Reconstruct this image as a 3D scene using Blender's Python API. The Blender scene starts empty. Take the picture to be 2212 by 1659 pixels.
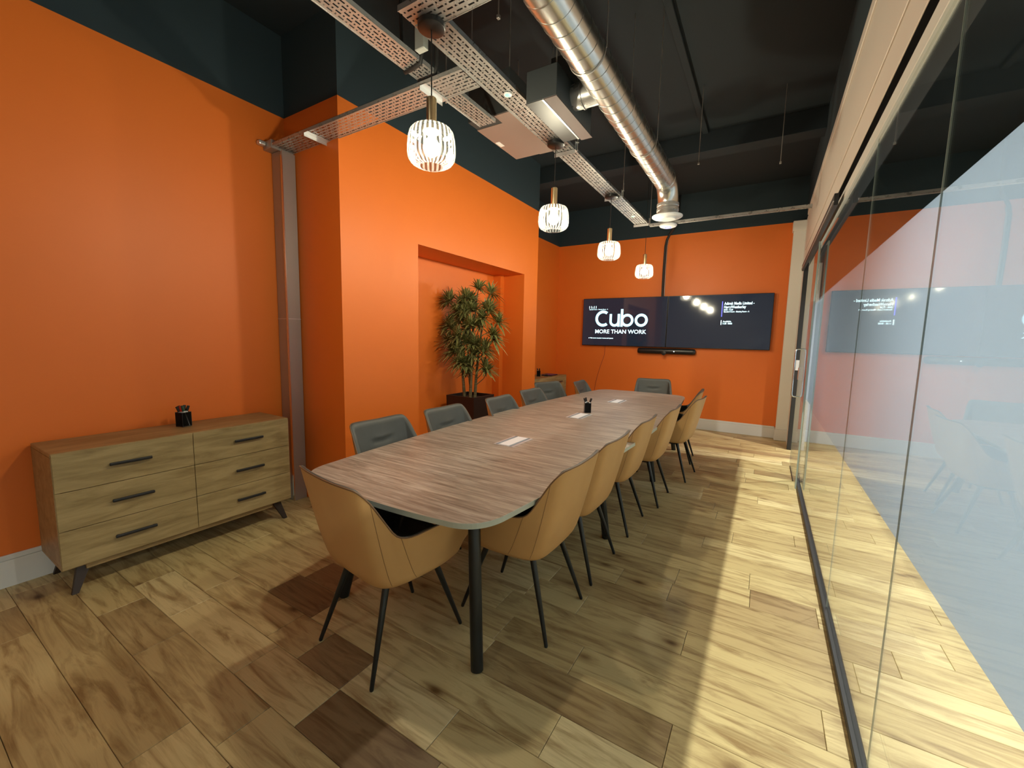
import bpy, bmesh, math, random
from mathutils import Vector, Matrix
S = bpy.context.scene
COL = S.collection
PI = math.pi

# ------------------------------------------------------------------ camera
cam_d = bpy.data.cameras.new('camera')
cam_d.sensor_width = 36.0
cam_d.lens = 892.65 / 2212 * 36.0
cam_d.clip_start = 0.02
cam = bpy.data.objects.new('camera', cam_d)
COL.objects.link(cam)
yaw, pitch, roll = math.radians(-31.414), math.radians(6.352), math.radians(1.211)
fw = Vector((math.sin(yaw) * math.cos(pitch), math.cos(yaw) * math.cos(pitch), -math.sin(pitch)))
rt = Vector((math.cos(yaw), -math.sin(yaw), 0))
up = rt.cross(fw)
r2 = rt * math.cos(roll) + up * math.sin(roll)
u2 = -rt * math.sin(roll) + up * math.cos(roll)
cam.matrix_world = Matrix(((r2.x, u2.x, -fw.x, 0), (r2.y, u2.y, -fw.y, 0), (r2.z, u2.z, -fw.z, 1.48), (0, 0, 0, 1)))
S.camera = cam

# ------------------------------------------------------------------ world, lights, exposure
wd = bpy.data.worlds.new('world'); S.world = wd; wd.use_nodes = True
wd.node_tree.nodes['Background'].inputs[0].default_value = (0.55, 0.65, 0.8, 1)
wd.node_tree.nodes['Background'].inputs[1].default_value = 0.03
S.view_settings.view_transform = 'Standard'
S.view_settings.look = 'None'
S.view_settings.exposure = 0.55
S.view_settings.gamma = 1.0
S.view_settings.use_curve_mapping = False
try:
    S.cycles.use_denoising = True
    S.cycles.max_bounces = 8
    S.cycles.transparent_max_bounces = 16
    S.cycles.use_adaptive_sampling = True; S.cycles.adaptive_threshold = 0.02
    S.cycles.caustics_reflective = False
    S.cycles.caustics_refractive = False
    S.cycles.sample_clamp_indirect = 6.0
except Exception:
    pass
BULB = 530.0          # pendant bulb emission
CORR_W = 50.0         # corridor downlights, watts each
BACK_W = 7.0         # unseen fill lamp added behind the camera, watts
def disk_light(name, loc, size, power, color, spread=PI):
    l = bpy.data.lights.new(name, 'AREA'); l.shape = 'DISK'; l.size = size; l.energy = power; l.color = color
    l.spread = spread
    o = bpy.data.objects.new(name, l); COL.objects.link(o); o.location = loc
    return o
CORR_Y = (-0.9, 1.75, 4.3, 6.3)
for y in CORR_Y:
    disk_light('downlight_lamp', (1.47, y, 2.646), 0.07, CORR_W, (1.0, 0.97, 0.91), math.radians(140))
disk_light('fill_lamp', (-1.6, -1.1, 3.25), 0.9, BACK_W, (1.0, 0.93, 0.8))  # added fill for the near end of the room, out of view

# ------------------------------------------------------------------ materials
def mat(name, base=(0.5, 0.5, 0.5), rough=0.5, metal=0.0, emit=None, es=1.0, spec=0.5, coat=0.0):
    m = bpy.data.materials.new(name); m.use_nodes = True
    b = m.node_tree.nodes['Principled BSDF']
    b.inputs['Base Color'].default_value = (*base, 1)
    b.inputs['Roughness'].default_value = rough
    b.inputs['Metallic'].default_value = metal
    b.inputs['Specular IOR Level'].default_value = spec
    b.inputs['Coat Weight'].default_value = coat
    if emit:
        b.inputs['Emission Color'].default_value = (*emit, 1)
        b.inputs['Emission Strength'].default_value = es
    return m
def N(m, t, **k):
    n = m.node_tree.nodes.new(t)
    for a, v in k.items(): setattr(n, a, v)
    return n
def L(m, a, b): m.node_tree.links.new(a, b)
def ramp(m, fac, stops):
    r = N(m, 'ShaderNodeValToRGB')
    while len(r.color_ramp.elements) < len(stops): r.color_ramp.elements.new(0.5)
    for e, (p, c) in zip(r.color_ramp.elements, stops): e.position = p; e.color = (*c, 1)
    L(m, fac, r.inputs[0]); return r.outputs[0]
def mapped(m, scale, seed=False, rot=(0, 0, 0)):
    tc = N(m, 'ShaderNodeTexCoord'); mp = N(m, 'ShaderNodeMapping')
    mp.inputs['Scale'].default_value = scale; mp.inputs['Rotation'].default_value = rot
    src = tc.outputs['Object']
    if seed:
        at = N(m, 'ShaderNodeAttribute', attribute_name='seed')
        cm = N(m, 'ShaderNodeCombineXYZ'); L(m, at.outputs['Fac'], cm.inputs[0]); L(m, at.outputs['Fac'], cm.inputs[2])
        sc = N(m, 'ShaderNodeVectorMath', operation='SCALE'); sc.inputs['Scale'].default_value = 17.3
        L(m, cm.outputs[0], sc.inputs[0])
        ad = N(m, 'ShaderNodeVectorMath', operation='ADD'); L(m, src, ad.inputs[0]); L(m, sc.outputs[0], ad.inputs[1])
        src = ad.outputs[0]
    L(m, src, mp.inputs[0]); return mp.outputs[0]
def noise(m, vec, scale=5, detail=4, rough=0.6, dist=0.0):
    n = N(m, 'ShaderNodeTexNoise'); n.inputs['Scale'].default_value = scale; n.inputs['Detail'].default_value = detail
    n.inputs['Roughness'].default_value = rough; n.inputs['Distortion'].default_value = dist
    L(m, vec, n.inputs['Vector']); return n.outputs['Fac']
def mix(m, fac, a, b, blend='MIX'):
    x = N(m, 'ShaderNodeMix', data_type='RGBA', blend_type=blend)
    if isinstance(fac, float): x.inputs[0].default_value = fac
    else: L(m, fac, x.inputs[0])
    for i, v in ((6, a), (7, b)):
        if isinstance(v, tuple): x.inputs[i].default_value = (*v, 1)
        else: L(m, v, x.inputs[i])
    return x.outputs[2]
def bump(m, h, strength=0.2, dist=0.002):
    b = N(m, 'ShaderNodeBump'); b.inputs['Strength'].default_value = strength; b.inputs['Distance'].default_value = dist
    L(m, h, b.inputs['Height']); L(m, b.outputs[0], m.node_tree.nodes['Principled BSDF'].inputs['Normal'])
def setc(m, sock): L(m, sock, m.node_tree.nodes['Principled BSDF'].inputs['Base Color'])

def paint(name, c, rough=0.55):
    m = mat(name, c, rough)
    v = mapped(m, (1, 1, 1))
    n = noise(m, v, 1.1, 3)
    setc(m, mix(m, n, tuple(x * 0.93 for x in c), tuple(min(1, x * 1.05) for x in c)))
    bump(m, noise(m, v, 160, 2), 0.12, 0.001)
    return m
M = {}
M['orange'] = paint('orange_paint', (0.80, 0.180, 0.018), 0.5)
M['black_paint'] = paint('black_ceiling_paint', (0.015, 0.032, 0.043), 0.8)
M['ceiling_black'] = paint('matt_black_ceiling', (0.009, 0.018, 0.025), 0.85)
M['white_paint'] = paint('white_paint', (0.80, 0.80, 0.76), 0.45)
M['skirting'] = paint('white_gloss_paint', (0.74, 0.74, 0.70), 0.35)
M['beam_paint'] = paint('cream_painted_board', (0.66, 0.60, 0.53), 0.5)
M['corr_wall'] = paint('corridor_wall_paint', (0.55, 0.62, 0.72), 0.6)

# oak floor
m = mat('oak_plank', rough=0.42, spec=0.4)
at = N(m, 'ShaderNodeAttribute', attribute_name='tone')
base = ramp(m, at.outputs['Fac'], [(0.0, (0.21, 0.14, 0.07)), (0.18, (0.31, 0.215, 0.105)), (0.35, (0.42, 0.32, 0.15)), (0.7, (0.54, 0.435, 0.215)), (1.0, (0.64, 0.54, 0.30))])
v = mapped(m, (1.0, 7.5, 1.0), seed=True)
g1 = noise(m, v, 2.2, 6, 0.62, 1.2)
g2 = noise(m, mapped(m, (2.0, 60, 1), seed=True), 3, 3, 0.6)
c = mix(m, ramp(m, g1, [(0.32, (0, 0, 0)), (0.55, (1, 1, 1))]), (0.52, 0.42, 0.33), (1.07, 1.06, 1.02))
c = mix(m, 1.0, base, c, 'MULTIPLY')
c2 = mix(m, g2, (0.86, 0.84, 0.82), (1.08, 1.08, 1.08))
c = mix(m, 1.0, c, c2, 'MULTIPLY')
vo = N(m, 'ShaderNodeTexVoronoi'); vo.inputs['Scale'].default_value = 2.6; vo.inputs['Randomness'].default_value = 1.0
L(m, mapped(m, (1.0, 2.0, 0.0), seed=True), vo.inputs['Vector'])
kn = ramp(m, vo.outputs['Distance'], [(0.0, (0.14, 0.09, 0.05)), (0.05, (0.34, 0.25, 0.18)), (0.13, (0.80, 0.76, 0.72)), (0.26, (1, 1, 1))])
c = mix(m, 1.0, c, kn, 'MULTIPLY')
setc(m, c); bump(m, g2, 0.10, 0.001)
M['oak'] = m

# table veneer, grain across the table (X)
m = mat('walnut_laminate', rough=0.38, spec=0.45)
g = noise(m, mapped(m, (1.0, 14, 1)), 3.0, 7, 0.68, 0.6)
g2 = noise(m, mapped(m, (0.8, 2.2, 1)), 2.0, 3, 0.5, 1.0)
g3 = noise(m, mapped(m, (3, 130, 1)), 3.0, 2, 0.6)
c = ramp(m, g, [(0.30, (0.14, 0.108, 0.080)), (0.45, (0.25, 0.20, 0.155)), (0.56, (0.36, 0.30, 0.24)), (0.72, (0.50, 0.44, 0.36))])
c = mix(m, 1.0, c, mix(m, g2, (0.78, 0.78, 0.80), (1.22, 1.17, 1.12)), 'MULTIPLY')
c = mix(m, 1.0, c, mix(m, g3, (0.85, 0.85, 0.85), (1.1, 1.1, 1.1)), 'MULTIPLY')
setc(m, c); M['veneer'] = m
M['table_edge'] = mat('pale_table_edging', (0.40, 0.43, 0.36), 0.4)

def oak_furniture(name, scale, c0, c1):
    m = mat(name, rough=0.45, spec=0.4)
    g = noise(m, mapped(m, scale), 2.5, 6, 0.6, 0.8)
    c = ramp(m, g, [(0.3, c0), (0.62, c1)])
    g3 = noise(m, mapped(m, tuple(s * 5 for s in scale)), 3.0, 2, 0.6)
    setc(m, mix(m, 1.0, c, mix(m, g3, (0.86, 0.86, 0.84), (1.1, 1.1, 1.1)), 'MULTIPLY'))
    return m
M['sb_front'] = oak_furniture('pale_oak_veneer', (6, 1.0, 7), (0.22, 0.155, 0.065), (0.40, 0.30, 0.145))
M['sb_body'] = oak_furniture('oak_carcass', (6, 1.2, 6), (0.22, 0.145, 0.06), (0.36, 0.25, 0.115))
M['black_metal'] = mat('black_powder_coat', (0.018, 0.018, 0.019), 0.45, 0.2)
M['leg_black'] = mat('satin_black_leg', (0.013, 0.015, 0.015), 0.38, 0.3)
M['sb_leg'] = mat('dark_brown_leg', (0.030, 0.018, 0.013), 0.5)
m = mat('tan_leather', (0.46, 0.24, 0.095), 0.5, spec=0.4)
v = mapped(m, (1, 1, 1)); n = noise(m, v, 3, 3)
setc(m, mix(m, n, (0.42, 0.225, 0.080), (0.56, 0.325, 0.125))); bump(m, noise(m, v, 350, 2), 0.25, 0.0006)
M['tan'] = m
m = mat('grey_leather', (0.09, 0.095, 0.092), 0.48, spec=0.4)
v = mapped(m, (1, 1, 1)); n = noise(m, v, 5, 3)
setc(m, mix(m, n, (0.052, 0.055, 0.050), (0.078, 0.081, 0.074))); bump(m, noise(m, v, 350, 2), 0.25, 0.0006)
M['grey'] = m
M['piping'] = mat('brown_piping', (0.16, 0.085, 0.04), 0.5)
M['seam'] = mat('tan_stitching', (0.20, 0.10, 0.04), 0.6)
m = mat('galvanised_steel', (0.47, 0.47, 0.46), 0.34, 0.6)
n = noise(m, mapped(m, (1, 1, 1)), 18, 3)
L(m, ramp(m, n, [(0.3, (0.22, 0.22, 0.22)), (0.7, (0.42, 0.42, 0.42))]), m.node_tree.nodes['Principled BSDF'].inputs['Roughness'])
M['galv'] = m
M['galv_dull'] = mat('dull_galvanised_steel', (0.46, 0.45, 0.43), 0.5, 0.85)
M['duct'] = mat('spiral_duct_steel', (0.60, 0.60, 0.57), 0.27, 1.0)
M['duct_seam'] = mat('duct_lock_seam', (0.36, 0.36, 0.34), 0.4, 1.0)
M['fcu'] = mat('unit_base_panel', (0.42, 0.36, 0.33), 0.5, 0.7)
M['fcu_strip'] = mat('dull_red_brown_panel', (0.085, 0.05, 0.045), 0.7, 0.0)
M['fcu_dark'] = mat('black_unit_casing', (0.035, 0.042, 0.045), 0.6)
M['chrome'] = mat('brushed_chrome', (0.75, 0.76, 0.75), 0.2, 1.0)
M['alu'] = mat('satin_aluminium', (0.72, 0.73, 0.74), 0.35, 0.7)
M['alu_light'] = mat('silver_lid', (0.80, 0.81, 0.82), 0.4, 0.2)
M['brush'] = mat('grey_brush_strip', (0.22, 0.23, 0.25), 0.8)
M['brass'] = mat('brushed_brass', (0.66, 0.52, 0.30), 0.3, 0.9)
M['plastic_black'] = mat('black_plastic', (0.012, 0.012, 0.013), 0.35)
M['cable'] = mat('black_cable', (0.02, 0.02, 0.02), 0.6)
M['white_plastic'] = mat('white_plastic', (0.8, 0.82, 0.84), 0.35)
M['grey_plate'] = mat('pale_grey_plate', (0.45, 0.48, 0.46), 0.5)
M['screen'] = mat('dark_screen', (0.004, 0.005, 0.008), 0.06, emit=(0.35, 0.48, 0.75), es=0.028, spec=0.6)
M['text_white'] = mat('screen_white', (0.6, 0.8, 0.9), 0.4, emit=(0.62, 0.92, 1.0), es=1.6)
M['text_cyan'] = mat('screen_pale_blue', (0.6, 0.8, 0.9), 0.4, emit=(0.36, 0.80, 1.0), es=1.25)
M['text_blue'] = mat('screen_blue', (0.1, 0.1, 0.8), 0.4, emit=(0.10, 0.11, 0.9), es=1.5)
M['led_blue'] = mat('blue_status_light', (0.1, 0.1, 0.8), 0.4, emit=(0.12, 0.18, 1.0), es=1.8)
M['led_green'] = mat('green_indicator', (0.1, 0.8, 0.2), 0.4, emit=(0.20, 1.0, 0.28), es=1.5)
M['led_white'] = mat('white_indicator', (0.8, 0.9, 0.9), 0.4, emit=(0.8, 1.0, 1.0), es=3)
M['bulb'] = mat('bulb_glow', (1, 1, 1), 0.4, emit=(1.0, 0.92, 0.76), es=BULB)
M['lamp_face'] = mat('downlight_face', (1, 1, 1), 0.4, emit=(1.0, 0.97, 0.9), es=12)
M['pot'] = mat('dark_brown_planter', (0.022, 0.012, 0.010), 0.4)
M['soil'] = mat('dark_soil', (0.012, 0.009, 0.007), 0.9)
M['purple'] = mat('purple_notebook_cover', (0.10, 0.035, 0.16), 0.5)
M['marker_grey'] = mat('grey_marker_barrel', (0.35, 0.34, 0.33), 0.4)
M['marker_green'] = mat('dark_green_cap', (0.02, 0.07, 0.045), 0.4)
M['marker_red'] = mat('red_cap', (0.45, 0.02, 0.01), 0.4)
M['marker_white'] = mat('white_band', (0.75, 0.75, 0.75), 0.4)
M['red_cord'] = mat('orange_red_cable', (0.38, 0.06, 0.02), 0.5)
m = mat('cane_stem', rough=0.7)
setc(m, ramp(m, noise(m, mapped(m, (4, 4, 40)), 3, 2), [(0.35, (0.10, 0.075, 0.03)), (0.65, (0.22, 0.17, 0.075))])); M['stem'] = m
m = mat('variegated_leaf', rough=0.45)
at = N(m, 'ShaderNodeAttribute', attribute_name='across')
at2 = N(m, 'ShaderNodeAttribute', attribute_name='tone')
edge = ramp(m, at.outputs['Fac'], [(0.0, (0.12, 0.15, 0.045)), (0.35, (0.15, 0.18, 0.055)), (0.5, (0.50, 0.46, 0.20)), (1.0, (0.62, 0.57, 0.30))])
setc(m, mix(m, 1.0, edge, mix(m, at2.outputs['Fac'], (0.7, 0.75, 0.65), (1.2, 1.15, 1.0)), 'MULTIPLY'))
M['leaf'] = m

def glassy(name, tint, refl_rough=0.0, ior=1.5, frost=None):
    m = bpy.data.materials.new(name); m.use_nodes = True; nt = m.node_tree; nt.nodes.clear()
    out = N(m, 'ShaderNodeOutputMaterial'); mx = N(m, 'ShaderNodeMixShader')
    ge = N(m, 'ShaderNodeNewGeometry'); dt = N(m, 'ShaderNodeVectorMath', operation='DOT_PRODUCT')
    L(m, ge.outputs['Incoming'], dt.inputs[0]); L(m, ge.outputs['Normal'], dt.inputs[1])
    ab = N(m, 'ShaderNodeMath', operation='ABSOLUTE'); L(m, dt.outputs['Value'], ab.inputs[0])
    su = N(m, 'ShaderNodeMath', operation='SUBTRACT'); su.inputs[0].default_value = 1.0; L(m, ab.outputs[0], su.inputs[1])
    pw = N(m, 'ShaderNodeMath', operation='POWER'); L(m, su.outputs[0], pw.inputs[0]); pw.inputs[1].default_value = 5.0
    f0 = ((ior - 1) / (ior + 1)) ** 2
    fr = N(m, 'ShaderNodeMath', operation='MULTIPLY_ADD'); L(m, pw.outputs[0], fr.inputs[0]); fr.inputs[1].default_value = 1 - f0; fr.inputs[2].default_value = f0
    tr = N(m, 'ShaderNodeBsdfTransparent'); tr.inputs[0].default_value = (*tint, 1)
    gl = N(m, 'ShaderNodeBsdfGlossy'); gl.inputs['Roughness'].default_value = refl_rough
    L(m, fr.outputs[0], mx.inputs[0]); L(m, gl.outputs[0], mx.inputs[2])
    if frost:
        tl = N(m, 'ShaderNodeBsdfTranslucent'); tl.inputs[0].default_value = (*frost[1], 1)
        df = N(m, 'ShaderNodeBsdfDiffuse'); df.inputs[0].default_value = (*frost[1], 1)
        a = N(m, 'ShaderNodeMixShader'); a.inputs[0].default_value = frost[2]; L(m, tl.outputs[0], a.inputs[1]); L(m, df.outputs[0], a.inputs[2])
        b = N(m, 'ShaderNodeMixShader'); b.inputs[0].default_value = frost[0]; L(m, tr.outputs[0], b.inputs[1]); L(m, a.outputs[0], b.inputs[2])
        L(m, b.outputs[0], mx.inputs[1])
    else: L(m, tr.outputs[0], mx.inputs[1])
    L(m, mx.outputs[0], out.inputs[0]); return m
M['glass'] = glassy('clear_partition_glass', (0.95, 0.975, 0.96), 0.0, 1.38)
M['glass_edge'] = mat('green_glass_edge', (0.30, 0.36, 0.33), 0.25, 0.0)
def film(name, c, opac, refl):
    m = bpy.data.materials.new(name); m.use_nodes = True; m.node_tree.nodes.clear()
    out = N(m, 'ShaderNodeOutputMaterial'); tr = N(m, 'ShaderNodeBsdfTransparent')
    tl = N(m, 'ShaderNodeBsdfTranslucent'); tl.inputs[0].default_value = (*c, 1)
    df = N(m, 'ShaderNodeBsdfDiffuse'); df.inputs[0].default_value = (*c, 1)
    a = N(m, 'ShaderNodeMixShader'); a.inputs[0].default_value = refl; L(m, tl.outputs[0], a.inputs[1]); L(m, df.outputs[0], a.inputs[2])
    b = N(m, 'ShaderNodeMixShader'); b.inputs[0].default_value = opac; L(m, tr.outputs[0], b.inputs[1]); L(m, a.outputs[0], b.inputs[2])
    L(m, b.outputs[0], out.inputs[0]); return m
M['frost'] = film('frosted_film', (0.64, 0.72, 0.81), 0.94, 0.25)
M['fluted'] = glassy('fluted_amber_glass', (0.95, 0.94, 0.84), 0.05, 1.45, frost=(0.035, (1.0, 0.99, 0.90), 0.25))
M['fluted_dark_stripe'] = glassy('fluted_amber_glass_dark_stripe', (0.50, 0.48, 0.38), 0.03, 1.25, frost=(0.003, (1.0, 0.98, 0.88), 0.25))  # darker tint paints in the dark stripes light makes in fluted glass
m = bpy.data.materials.new('black_wire_mesh'); m.use_nodes = True
M['wire'] = glassy('black_wire_mesh', (0.8, 0.8, 0.8), 0.3, 1.1, frost=(0.8, (0.012, 0.012, 0.012), 0.9))

# ------------------------------------------------------------------ mesh helpers
def link(name, bm, mats, parent=None, loc=None, smooth=False, angle=None):
    me = bpy.data.meshes.new(name)
    bmesh.ops.recalc_face_normals(bm, faces=bm.faces[:]) if not getattr(bm, 'keepn', False) else None
    bm.to_mesh(me); bm.free()
    for mm in (mats if isinstance(mats, (list, tuple)) else [mats]): me.materials.append(mm)
    if smooth:
        for p in me.polygons: p.use_smooth = True
        if angle is not None:
            try: me.set_sharp_from_angle(angle=math.radians(angle))
            except Exception: pass
    o = bpy.data.objects.new(name, me); COL.objects.link(o)
    if parent: o.parent = parent
    if loc: o.location = loc
    return o
def box(bm, a, b, bev=0.0, mi=0, rot=None, seg=1):
    a, b = Vector(a), Vector(b)
    lo = Vector((min(a.x, b.x), min(a.y, b.y), min(a.z, b.z))); hi = Vector((max(a.x, b.x), max(a.y, b.y), max(a.z, b.z)))
    r = bmesh.ops.create_cube(bm, size=1.0)
    vs = r['verts']; c = (lo + hi) / 2; d = hi - lo
    for v in vs: v.co = Vector((v.co.x * d.x, v.co.y * d.y, v.co.z * d.z)) + c
    if rot: bmesh.ops.rotate(bm, verts=vs, cent=rot[0], matrix=Matrix.Rotation(rot[1], 3, rot[2]))
    fs = {f for v in vs for f in v.link_faces}
    for f in fs: f.material_index = mi
    if bev > 0:
        es = {e for v in vs for e in v.link_edges}
        bmesh.ops.bevel(bm, geom=list(es), offset=bev, segments=seg, affect='EDGES', profile=0.5)
def B(name, a, b, m, parent=None, bev=0.0, seg=1, smooth=False):
    bm = bmesh.new(); box(bm, a, b, bev, seg=seg); return link(name, bm, m, parent, smooth=smooth, angle=35 if smooth else None)
def tube(bm, pts, rad, n=10, cap=True, mi=0):
    pts = [Vector(p) for p in pts]; k = len(pts)
    rads = rad if isinstance(rad, (list, tuple)) else [rad] * k
    rings = []; prev = None
    for i, p in enumerate(pts):
        t = (pts[min(i + 1, k - 1)] - pts[max(i - 1, 0)]).normalized()
        if prev is None:
            a = Vector((0, 0, 1)) if abs(t.z) < 0.9 else Vector((1, 0, 0))
            x = t.cross(a).normalized()
        else:
            x = (prev - t * prev.dot(t)).normalized()
        prev = x; y = t.cross(x)
        rings.append([bm.verts.new(p + (x * math.cos(2 * PI * j / n) + y * math.sin(2 * PI * j / n)) * rads[i]) for j in range(n)])
    for a, b in zip(rings, rings[1:]):
        for j in range(n):
            f = bm.faces.new((a[j], a[(j + 1) % n], b[(j + 1) % n], b[j])); f.material_index = mi
    if cap:
        bm.faces.new(rings[0][::-1]).material_index = mi; bm.faces.new(rings[-1]).material_index = mi
    return rings
def T(name, pts, rad, m, parent=None, n=10, smooth=True):
    bm = bmesh.new(); tube(bm, pts, rad, n); return link(name, bm, m, parent, smooth=smooth, angle=50)
def lathe(bm, prof, n=32, c=(0, 0, 0), closed_ends=True, flute=0.0):
    rings = []
    for r, z in prof:
        rings.append([bm.verts.new((c[0] + (r - (flute if j % 2 else 0) * (1 if r > 0.03 else 0)) * math.cos(2 * PI * j / n), c[1] + (r - (flute if j % 2 else 0) * (1 if r > 0.03 else 0)) * math.sin(2 * PI * j / n), c[2] + z)) for j in range(n)])
    for a, b in zip(rings, rings[1:]):
        for j in range(n): bm.faces.new((a[j], a[(j + 1) % n], b[(j + 1) % n], b[j]))
    if closed_ends: bm.faces.new(rings[0][::-1]); bm.faces.new(rings[-1])
def LA(name, prof, m, parent=None, n=32, c=(0, 0, 0), ends=True, smooth=True, flute=0.0, angle=40):
    bm = bmesh.new(); lathe(bm, prof, n, c, ends, flute); return link(name, bm, m, parent, smooth=smooth, angle=angle)
def thing(name, label, cat, loc=(0, 0, 0), rz=0.0, group=None):
    o = bpy.data.objects.new(name, None); o.empty_display_size = 0.1; COL.objects.link(o)
    o.location = loc; o.rotation_euler = (0, 0, rz); return tag(o, label, cat, group)
def tag(o, label, cat, group=None):
    o['label'] = label; o['category'] = cat
    if group: o['group'] = group
    return o
def struct(o): o['kind'] = 'structure'; return o
def sempty(name):
    o = bpy.data.objects.new(name, None); COL.objects.link(o); return struct(o)
def dup(root, loc, rz, label, group=None):
    r = root.copy(); COL.objects.link(r); r.location = loc; r.rotation_euler = (0, 0, rz); r['label'] = label
    if group: r['group'] = group
    for ch in list(root.children):
        c = ch.copy(); COL.objects.link(c); c.parent = r
        for gch in ch.children:
            d = gch.copy(); COL.objects.link(d); d.parent = c
    return r

# ------------------------------------------------------------------ room constants
XL, XG, YB, ZW, ZC = -3.62, 0.394, 7.62, 3.28, 3.92
XCOL, YC0, YC1 = -2.91, 2.14, 5.41
NY0, NY1, NZ = 2.99, 5.03, 2.352
YN, XO = -2.2, 2.35

# ------------------------------------------------------------------ floor
rnd = random.Random(7)
floor = sempty('floor')
B('subfloor', (XL - 0.1, YN - 0.1, -0.06), (XO + 0.1, YB + 0.1, -0.016), M['fcu_dark'], floor)
PW = 0.198
rows = []
k0 = int((YN - 0.59) / PW) - 1
planks = []
fixed = {2: [(-1.726, -1.42, 0.10)], 1: [(-1.416, -0.86, 0.0)], 3: [(-2.347, -1.93, 0.02)], 4: [(-2.30, -2.02, 0.06)], 0: [(-2.85, -2.36, 0.30)]}
for k in range(k0, 40):
    y0 = 0.59 + (k - 0) * PW; y1 = y0 + PW
    if y0 > YB: break
    y0c, y1c = max(y0, YN), min(y1, YB)
    if y1c - y0c < 0.01: continue
    fx = [(-1.0e9, 0, 0)]
    fl = sorted(fixed.get(k, []))
    x = XL - rnd.random() * 0.6
    while x < XO:
        nxt = [f for f in fl if f[0] > x - 1e-6]
        ln = rnd.choice((0.35, 0.55, 0.75, 0.95, 1.2, 1.5, 0.45)) * rnd.uniform(0.85, 1.15)
        tone = min(1, max(0.22, rnd.gauss(0.62, 0.19)))
        if rnd.random() < 0.07: tone = rnd.uniform(0.15, 0.3)
        e = x + ln
        if nxt and abs(nxt[0][0] - x) < 1e-6: e = nxt[0][1]; tone = nxt[0][2]
        elif nxt and e > nxt[0][0] - 0.25: e = nxt[0][0]
        a, b = max(x, XL), min(e, XO)
        if b - a > 0.01: planks.append((a, b, y0c, y1c, tone))
        x = e
G = 0.0009
def plank_verts(p, r):
    a, b, c, d, t = p; a += G; b -= G; c += G; d -= G
    z = -0.0004 * r.random(); h = 0.0016
    return [(a, c, -0.014), (b, c, -0.014), (b, d, -0.014), (a, d, -0.014), (a, c, z - h), (b, c, z - h), (b, d, z - h), (a, d, z - h),
            (a + h, c + h, z), (b - h, c + h, z), (b - h, d - h, z), (a + h, d - h, z)]
PF = [(4, 5, 9, 8), (5, 6, 10, 9), (6, 7, 11, 10), (7, 4, 8, 11), (8, 9, 10, 11), (0, 1, 5, 4), (1, 2, 6, 5), (2, 3, 7, 6), (3, 0, 4, 7)]
def plank_obj(name, ps):
    V, F, tn, sd = [], [], [], []
    for p in ps:
        o = len(V); V += plank_verts(p, rnd); F += [tuple(i + o for i in f) for f in PF]
        s = rnd.random(); tn += [p[4]] * 12; sd += [s] * 12
    me = bpy.data.meshes.new(name); me.from_pydata(V, [], F); me.materials.append(M['oak'])
    for nm, vals in (('tone', tn), ('seed', sd)):
        at = me.attributes.new(nm, 'FLOAT', 'POINT'); at.data.foreach_set('value', vals)
    o = bpy.data.objects.new(name, me); COL.objects.link(o); o.parent = floor; return o
vis = [p for p in planks if p[3] > 0.45 and p[0] < 1.3]
def dist(p): cx, cy = (p[0] + p[1]) / 2, (p[2] + p[3]) / 2; return math.hypot(cx, cy)
vis.sort(key=dist)
vis = vis[:295]
vs = set(id(p) for p in vis)
for p in vis: plank_obj('plank', [p])
o = plank_obj('plank_field', [p for p in planks if id(p) not in vs]); o['kind'] = 'stuff'

# ------------------------------------------------------------------ walls
def wall(name, boxes, m, upper=None, parent=None):
    bm = bmesh.new()
    for a, b in boxes: box(bm, a, b)
    o = link(name, bm, m, parent)
    if not parent: struct(o)
    if upper:
        bm = bmesh.new()
        for a, b in upper: box(bm, a, b)
        link('upper_band', bm, M['black_paint'], o)
    return o
wl = wall('wall_left', [((XL - 0.1, YN, 0), (XL, YC0, ZW)), ((XL - 0.1, YC1, 0), (XL, YB, ZW))], M['orange'],
          [((XL - 0.1, YN, ZW), (XL, YC0, ZC)), ((XL - 0.1, YC1, ZW), (XL, YB, ZC))])
wall('wall_left_projection', [((XL, YC0, 0), (XCOL, NY0, ZW)), ((XL, NY1, 0), (XCOL, YC1, ZW)), ((XL, NY0, NZ), (XCOL, NY1, ZW)),
      ((XL, NY0, 0), (-3.36, NY1, NZ)), ((-3.36, NY1 - 0.0, 0), (-3.24, NY1 + 0.02, NZ))], M['orange'],
     [((XL, YC0, ZW), (XCOL, YC1, ZC))])
bm = bmesh.new(); box(bm, (-3.36, NY1 - 0.09, 0), (-3.24, NY1, NZ)); link('niche_step', bm, M['orange'], wl)
wall('wall_back', [((XL - 0.1, YB, 0), (XG + 0.1, YB + 0.1, ZW))], M['orange'], [((XL - 0.1, YB, ZW), (XG + 0.1, YB + 0.1, ZC))])
wall('wall_near', [((XL - 0.1, YN - 0.1, 0), (XO + 0.1, YN, ZC))], M['white_paint'])
struct(B('ceiling', (XL - 0.1, YN - 0.1, ZC), (XO + 0.1, YB + 0.1, ZC + 0.1), M['ceiling_black']))
wall('wall_corridor', [((XO, YN, 0), (XO + 0.1, YB, 2.3)), ((XG + 0.1, YB, 0), (XO + 0.1, YB + 0.1, 1.9))], M['corr_wall'],
     [((XO, YN, 2.3), (XO + 0.1, YB, ZC)), ((XG + 0.1, YB, 1.9), (XO + 0.1, YB + 0.1, ZC))])
struct(B('trim_1', (XL + 0.002, 5.52, 3.70), (XG, 5.74, ZC), M['ceiling_black'], bev=0.004))
struct(B('trim_2', (-0.82, YN, 3.885), (-0.76, 5.5, ZC), M['ceiling_black'], bev=0.004))
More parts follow.
